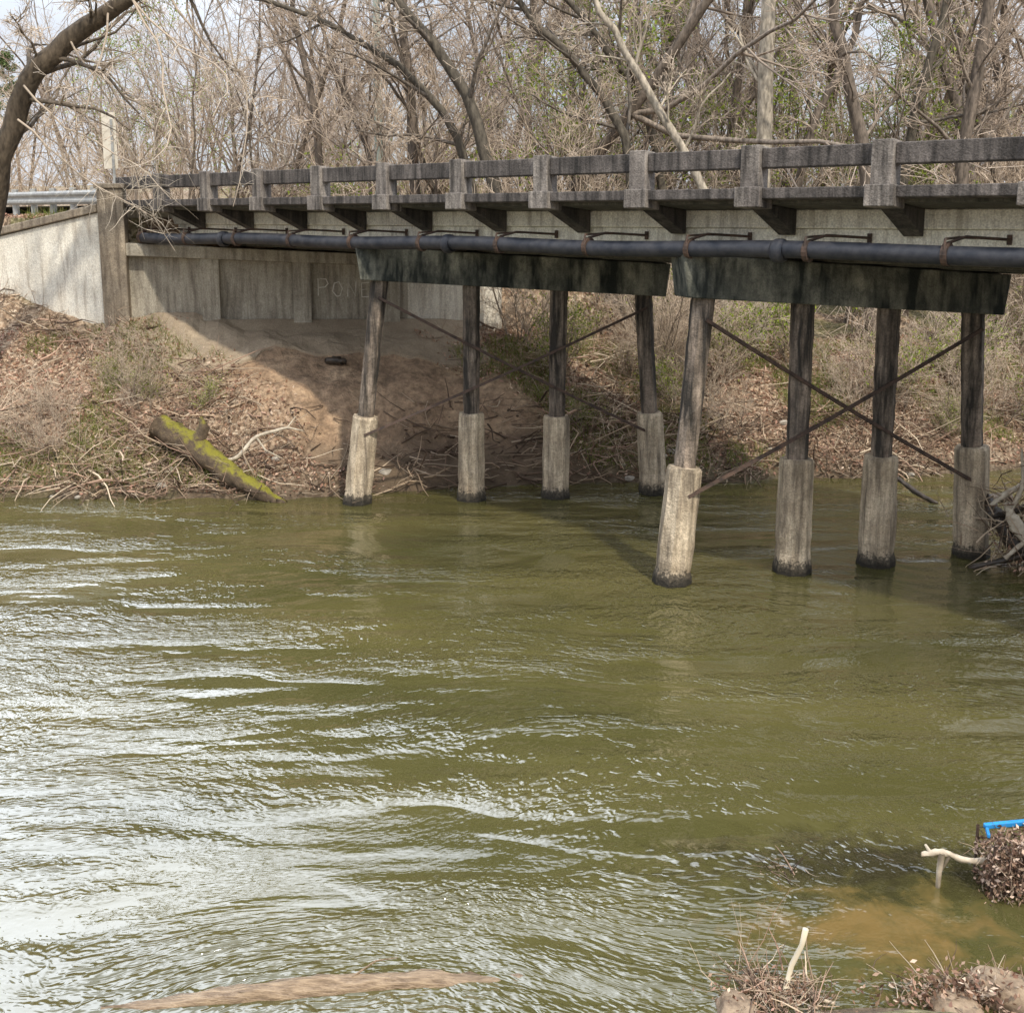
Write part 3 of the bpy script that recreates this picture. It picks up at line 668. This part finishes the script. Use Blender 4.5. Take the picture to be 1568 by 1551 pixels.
# ------------------------------------------------------------------ logs, rocks, debris
def log(name,pts,rads,mat,sides=12,extra=None,par=None,jit=.006,sq=0):
    tb=TB(); pts=np.array(pts,float); tt=np.linspace(0,len(pts)-1,6*(len(pts)-1)+1)
    P=np.stack([np.interp(tt,range(len(pts)),pts[:,k]) for k in range(3)],1)
    for _ in range(2): P[1:-1]=(P[:-2]+2*P[1:-1]+P[2:])/4
    R=np.interp(tt,range(len(pts)),rads); R=R*(1+rng.normal(0,.05,len(R))); V,F_=tube_arr(P,R,sides,0,True); V=V+rng.normal(0,jit,V.shape); tb.add(V,F_)
    for (e,er) in (extra or []):
        tb.tube(e,er,7,cap=True)
    return add_obj(name,tb.mesh(name,mat,True),par)
log('floating_log',[(-2.75,6.62,-.045),(-2.0,6.72,-.035),(-1.2,6.85,-.02),(-.5,6.9,-.04),(.15,6.93,-.07)],[.05,.08,.095,.085,.05],M_wood,14,
    [([(-1.1,6.85,.06),(-.95,6.95,.11),(-.8,7.0,.10)],[.008,.006,.003])],jit=.009)
mm,nt,b=new_mat('mossy_bark'); p=wpos(nt); nz=N(nt,'ShaderNodeSeparateXYZ'); g_=N(nt,'ShaderNodeNewGeometry'); nt.links.new(g_.outputs['Normal'],nz.inputs[0])
nn=noise(nt,p,7,6,.75); f=mth(nt,'ADD',nz.outputs[2],mth(nt,'MULTIPLY',mth(nt,'SUBTRACT',nn,.5),2.6))
nt.links.new(mix(nt,ramp(nt,f,[(.42,0.),(.95,1.)]),ramp(nt,nn,[(.3,(.05,.035,.022)),(.7,(.17,.12,.075))]),(.22,.20,.02)),b.inputs['Base Color']); b.inputs['Roughness'].default_value=.9; bump(nt,b,nn,.05,1)
log('mossy_log',[(-6.9,21.3,1.20),(-6.1,21.0,.83),(-5.3,20.5,.40),(-4.6,20.15,.10),(-4.2,20.0,-.02)],[.26,.24,.19,.13,.05],mm,14,
    [([(-6.1,21.0,.9),(-5.9,20.9,1.25),(-5.95,20.9,1.45)],[.16,.11,.03])],jit=.018)
log('dead_branch',[(-5.6,20.7,.6),(-5.2,20.6,.72),(-4.9,20.8,1.1),(-4.3,20.9,1.25),(-4.0,20.9,1.18)],[.04,.04,.035,.025,.01],M_pale,7,
    [([(-4.9,20.8,1.1),(-4.7,20.7,.85),(-4.35,20.6,.7)],[.025,.02,.008]),([(-4.3,20.9,1.25),(-4.1,20.8,1.5)],[.016,.006])],jit=.003)
log('dark_stump',[(-3.95,23.35,2.22),(-3.7,23.3,2.24),(-3.5,23.3,2.2)],[.07,.09,.06],M_dark,8,jit=.01)
dj=empty('driftwood_jam')
log('trunk',[(8.6,15.0,-.05),(8.0,15.6,.10),(7.55,16.05,.4),(7.35,16.35,.75),(7.3,16.6,1.0)],[.12,.15,.15,.12,.05],M_dark,12,par=dj,jit=.012)
log('limb_pale',[(7.2,16.2,.95),(7.45,16.2,1.15),(7.8,16.2,1.35),(8.3,16.3,1.75)],[.03,.05,.045,.03],M_pale,7,par=dj)
log('stump_pale',[(7.35,16.0,1.05),(7.4,15.9,.8),(7.6,15.8,.55),(7.85,15.7,.35)],[.03,.09,.10,.05],M_pale,9,par=dj,jit=.015)
log('limb',[(7.2,16.25,.75),(7.6,16.2,.85),(8.2,16.2,1.25)],[.05,.05,.03],M_dark,7,par=dj)
log('limb',[(6.9,16.1,.0),(7.4,15.9,.2),(8.1,15.6,.55)],[.04,.05,.05],M_dark,7,par=dj)
log('limb',[(7.4,16.0,.9),(7.55,15.95,1.3),(7.5,16.0,1.85)],[.035,.03,.015],M_pale,7,par=dj)
log('limb',[(7.3,15.8,.25),(7.6,15.7,.6),(7.9,15.7,1.0)],[.03,.04,.03],M_pale,7,par=dj)
tb=TB()
n=320; r_=np.column_stack([rng.normal(7.7,.3,n),rng.normal(16.1,.2,n),np.abs(rng.normal(.5,.4,n))]); d=rng.normal(0,1,(n,3))
stems(tb,r_,d,rng.uniform(.2,.8,n),rng.uniform(.006,.018,n),3,TW[rng.choice([0,1,2,5,0,3],n)]*rng.uniform(.5,1.1,(n,1)),.1)
q=np.column_stack([rng.normal(7.8,.22,500),rng.normal(16.1,.15,500),np.abs(rng.normal(.35,.2,500))]); leaf_quads(tb,q,.04,LC,.05,0)
add_obj('twigs',tb.mesh('twigs',[M_twig]),dj)
log('sunken_branch',[(7.3,20.7,.35),(7.55,20.3,.15),(7.85,19.9,0)],[.04,.05,.04],M_dark,8)
log('sunken_branch',[(8.2,19.9,.02),(8.5,20.0,.10),(9.3,20.1,.06)],[.08,.12,.08],M_dark,8)
def rocks(name,specs,mat):
    import bmesh
    V=[];F=[];n0=0
    bm=bmesh.new(); bmesh.ops.create_icosphere(bm,subdivisions=4,radius=1); v0=np.array([v.co[:] for v in bm.verts]); f0=np.array([[v.index for v in f.verts] for f in bm.faces]); bm.free()
    for (x,y,z,sx,sy,sz) in specs:
        n=v0.copy(); k=1+.5*fbm(n[:,0]+x*3,n[:,1]+n[:,2]*1.3+y*2,1.3,4); n=np.sign(n)*np.abs(n)**.75*k[:,None]
        a_=rng.uniform(0,6.28); n=n*np.array([sx,sy,sz]); n=np.stack([n[:,0]*math.cos(a_)-n[:,1]*math.sin(a_),n[:,0]*math.sin(a_)+n[:,1]*math.cos(a_),n[:,2]],1)
        V.append(n+np.array([x,y,z])); F.append(f0+n0); n0+=len(n)
    return add_obj(name,mk_mesh(name,np.vstack(V),np.vstack(F),mat,None,True))
rs=[]
for k in range(26):
    x=rng.uniform(-11,-4.5) if rng.random()<.6 else rng.uniform(2,11); y=far_shore(np.array([x]))[0]+rng.uniform(0,1.2); s_=rng.uniform(.03,.08); rs.append((x,y,float(terrain(x,y))+s_*.3,s_*1.3,s_,s_*.7))
rs.append((-2.45,21.2,.3,.17,.12,.07))
rocks('bank_rocks',rs,M_white)
rocks('shore_rocks',[(1.5,6.5,-.03,.26,.14,.10),(1.8,6.35,-.03,.15,.12,.1),(2.95,6.50,-.02,.28,.16,.13),(3.35,6.7,.0,.3,.16,.16),(2.6,6.4,-.02,.2,.15,.1),(2.2,6.3,-.02,.16,.12,.08)],M_rock)
tb=TB()
def clump(cx,cy,cz,n,sp,Lr,rr,cols,upk=.6,sy=None):
    r_=np.column_stack([rng.normal(cx,sp,n),rng.normal(cy,sy or sp,n),np.full(n,cz)]); d=rng.normal(0,1,(n,3)); d[:,2]=np.abs(d[:,2])*upk
    stems(tb,r_,d,rng.uniform(*Lr,n),rng.uniform(*rr,n),3,cols[rng.integers(0,len(cols),n)]*rng.uniform(.6,1.2,(n,1)),.2)
clump(1.75,6.75,.03,110,.12,(.12,.4),(.003,.010),TW,.5); clump(1.6,6.9,.03,12,.08,(.3,.75),(.002,.004),TW,1.5)
clump(2.15,8.2,.0,30,.10,(.1,.35),(.003,.008),TW*.5); clump(3.1,6.75,.06,160,.3,(.1,.3),(.003,.008),TW*.8,.4,.08)
clump(1.95,6.6,.05,60,.12,(.1,.4),(.003,.010),TW)
tb.tube([(1.85,6.75,.0),(1.9,6.78,.2),(1.97,6.8,.34),(1.99,6.8,.46)],[.017,.019,.018,.021],7,(.62,.55,.42),cap=True)
tb.tube([(1.85,6.78,.05),(2.0,6.72,.02),(2.15,6.6,.05)],[.02,.018,.01],7,(.5,.42,.32),cap=True)
LD=[tuple(np.array(c_)*.65) for c_ in LC]
q=np.column_stack([rng.normal(3.15,.35,1000),rng.normal(6.66,.09,1000),rng.uniform(.02,.18,1000)]); leaf_quads(tb,q,.024,LD,.015,0)
q=np.column_stack([rng.normal(1.75,.2,400),rng.normal(6.65,.12,400),rng.uniform(.03,.12,400)]); leaf_quads(tb,q,.018,LD,.02,0)
add_obj('shore_debris',tb.mesh('shore_debris',[M_twig]))
log('bleached_driftwood',[(3.24,8.05,.24),(3.40,8.03,.28),(3.55,8.0,.22),(3.85,7.98,.22)],[.02,.025,.024,.024],M_pale,8,
    [([(3.39,8.02,.27),(3.37,8.0,.13),(3.36,7.98,-.02)],[.026,.022,.017]),([(3.31,8.04,.26),(3.27,8.06,.32)],[.016,.010]),([(3.45,8.02,.24),(3.38,8.0,.12)],[.014,.01])],jit=.003)
bk=empty('blue_rimmed_crate'); tb=TB(); cx,cy=4.17,8.02; hw,hd=.44,.16
for (px_,py_) in [(-1,-1),(1,-1),(1,1),(-1,1)]: tb.tube([(cx+px_*hw,cy+py_*hd,-.1),(cx+px_*hw,cy+py_*hd,.42)],.012,6)
for zz in np.linspace(.04,.40,5): tb.tube([(cx-hw,cy-hd,zz),(cx+hw,cy-hd,zz),(cx+hw,cy+hd,zz),(cx-hw,cy+hd,zz),(cx-hw,cy-hd,zz)],.004,4)
for k in np.linspace(-hw,hw,9): tb.tube([(cx+k,cy-hd-.005,-.05),(cx+k,cy-hd-.005,.41)],.004,4)
add_obj('wire_sides',tb.mesh('wire_sides',M_rust),bk)
rb=MB(); rb.seg((cx-hw+.04,cy+hd-.02),(cx+hw+.03,cy+hd+.06),.02,.40,.44,.43,.48); rb.seg((cx-hw+.02,cy+hd-.16),(cx-hw+.05,cy+hd-.05),.012,.395,.43)
rb.obj('blue_rim',M_blue,bk,.008)
tb=TB(); n=6000; xx=rng.uniform(cx-hw-.03,cx+hw,n); zz=rng.uniform(-.05,.42,n); yy=rng.uniform(cy-hd-.05,cy+hd,n)-(.5-zz)*.2*rng.random(n)
kp=(zz<.42-.12*rng.random(n)*(xx<cx-hw+.08)); q=np.column_stack([xx,yy,zz])[kp]; q[:,0]+=.06*fbm(q[:,2]*8,q[:,1]*8,1,2); leaf_quads(tb,q,.022,[(.24,.16,.11),(.38,.26,.20),(.50,.38,.30),(.12,.07,.05),(.07,.045,.035)],.02,0)
r_=q[:600]; n=len(r_); d=rng.normal(0,1,(n,3)); stems(tb,r_,d,rng.uniform(.06,.24,n),rng.uniform(.002,.005,n),2,TW[rng.integers(0,6,n)]*.8,.1)
add_obj('packed_leaves',tb.mesh('packed_leaves',[M_twig]),bk)

# ------------------------------------------------------------------ light, world, camera
sun_to=np.array([.42,-.91]); sun_to/=np.linalg.norm(sun_to); el=math.radians(50)
v=Vector((sun_to[0]*math.cos(el),sun_to[1]*math.cos(el),math.sin(el)))
L=bpy.data.lights.new('sun','SUN'); L.energy=3.4; L.angle=math.radians(2.5); L.color=(1,.92,.78)
so=bpy.data.objects.new('sun',L); COL.objects.link(so); so.rotation_euler=v.to_track_quat('Z','Y').to_euler()
w=bpy.data.worlds.new('World'); sc.world=w; w.use_nodes=True; nt=w.node_tree
sky=nt.nodes.new('ShaderNodeTexSky'); sky.sky_type='NISHITA'; sky.sun_disc=False; sky.sun_elevation=el
sky.sun_rotation=math.atan2(sun_to[0],sun_to[1]); sky.dust_density=2.5; sky.air_density=1.0; sky.ozone_density=1
tc=nt.nodes.new('ShaderNodeTexCoord'); sx=nt.nodes.new('ShaderNodeSeparateXYZ'); nt.links.new(tc.outputs['Generated'],sx.inputs[0])
cn=noise(nt,mapping(nt,tc.outputs['Generated'],(1,1,2.2)),2.6,3,.6)
cf=ramp(nt,cn,[(.32,.45),(.58,1.)])
rad=mth(nt,'ADD',.88,mth(nt,'MULTIPLY',ramp(nt,sx.outputs[2],[(.12,0.),(.65,1.)]),1.2))
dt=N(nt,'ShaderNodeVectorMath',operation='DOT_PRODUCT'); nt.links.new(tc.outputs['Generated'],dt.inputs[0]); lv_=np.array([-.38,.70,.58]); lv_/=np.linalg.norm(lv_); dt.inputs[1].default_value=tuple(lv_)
lobe=ramp(nt,mth(nt,'ADD',dt.outputs['Value'],mth(nt,'MULTIPLY',mth(nt,'SUBTRACT',cn,.5),.12)),[(.84,0.),(.97,1.)])  # bright sky patch added out of view so the left water reflects brighter
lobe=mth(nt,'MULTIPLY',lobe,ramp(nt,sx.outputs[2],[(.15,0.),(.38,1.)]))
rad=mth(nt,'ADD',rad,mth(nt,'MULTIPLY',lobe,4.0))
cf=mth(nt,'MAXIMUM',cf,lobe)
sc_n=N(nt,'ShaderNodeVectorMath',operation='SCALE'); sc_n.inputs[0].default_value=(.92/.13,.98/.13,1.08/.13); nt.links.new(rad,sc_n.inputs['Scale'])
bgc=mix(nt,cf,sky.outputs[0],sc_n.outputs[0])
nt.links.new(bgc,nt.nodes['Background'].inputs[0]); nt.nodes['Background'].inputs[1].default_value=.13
cam=bpy.data.cameras.new('camera'); co=bpy.data.objects.new('camera',cam); COL.objects.link(co); sc.camera=co
co.location=(0,0,5.2); co.rotation_euler=(math.radians(80),0,0)
cam.sensor_fit='HORIZONTAL'; cam.sensor_width=36; cam.lens=36*1700/1568; cam.shift_y=-(775-633)/1568; cam.clip_end=2000; cam.clip_start=.05
sc.view_settings.view_transform='Standard'; sc.view_settings.look='None'; sc.view_settings.exposure=0
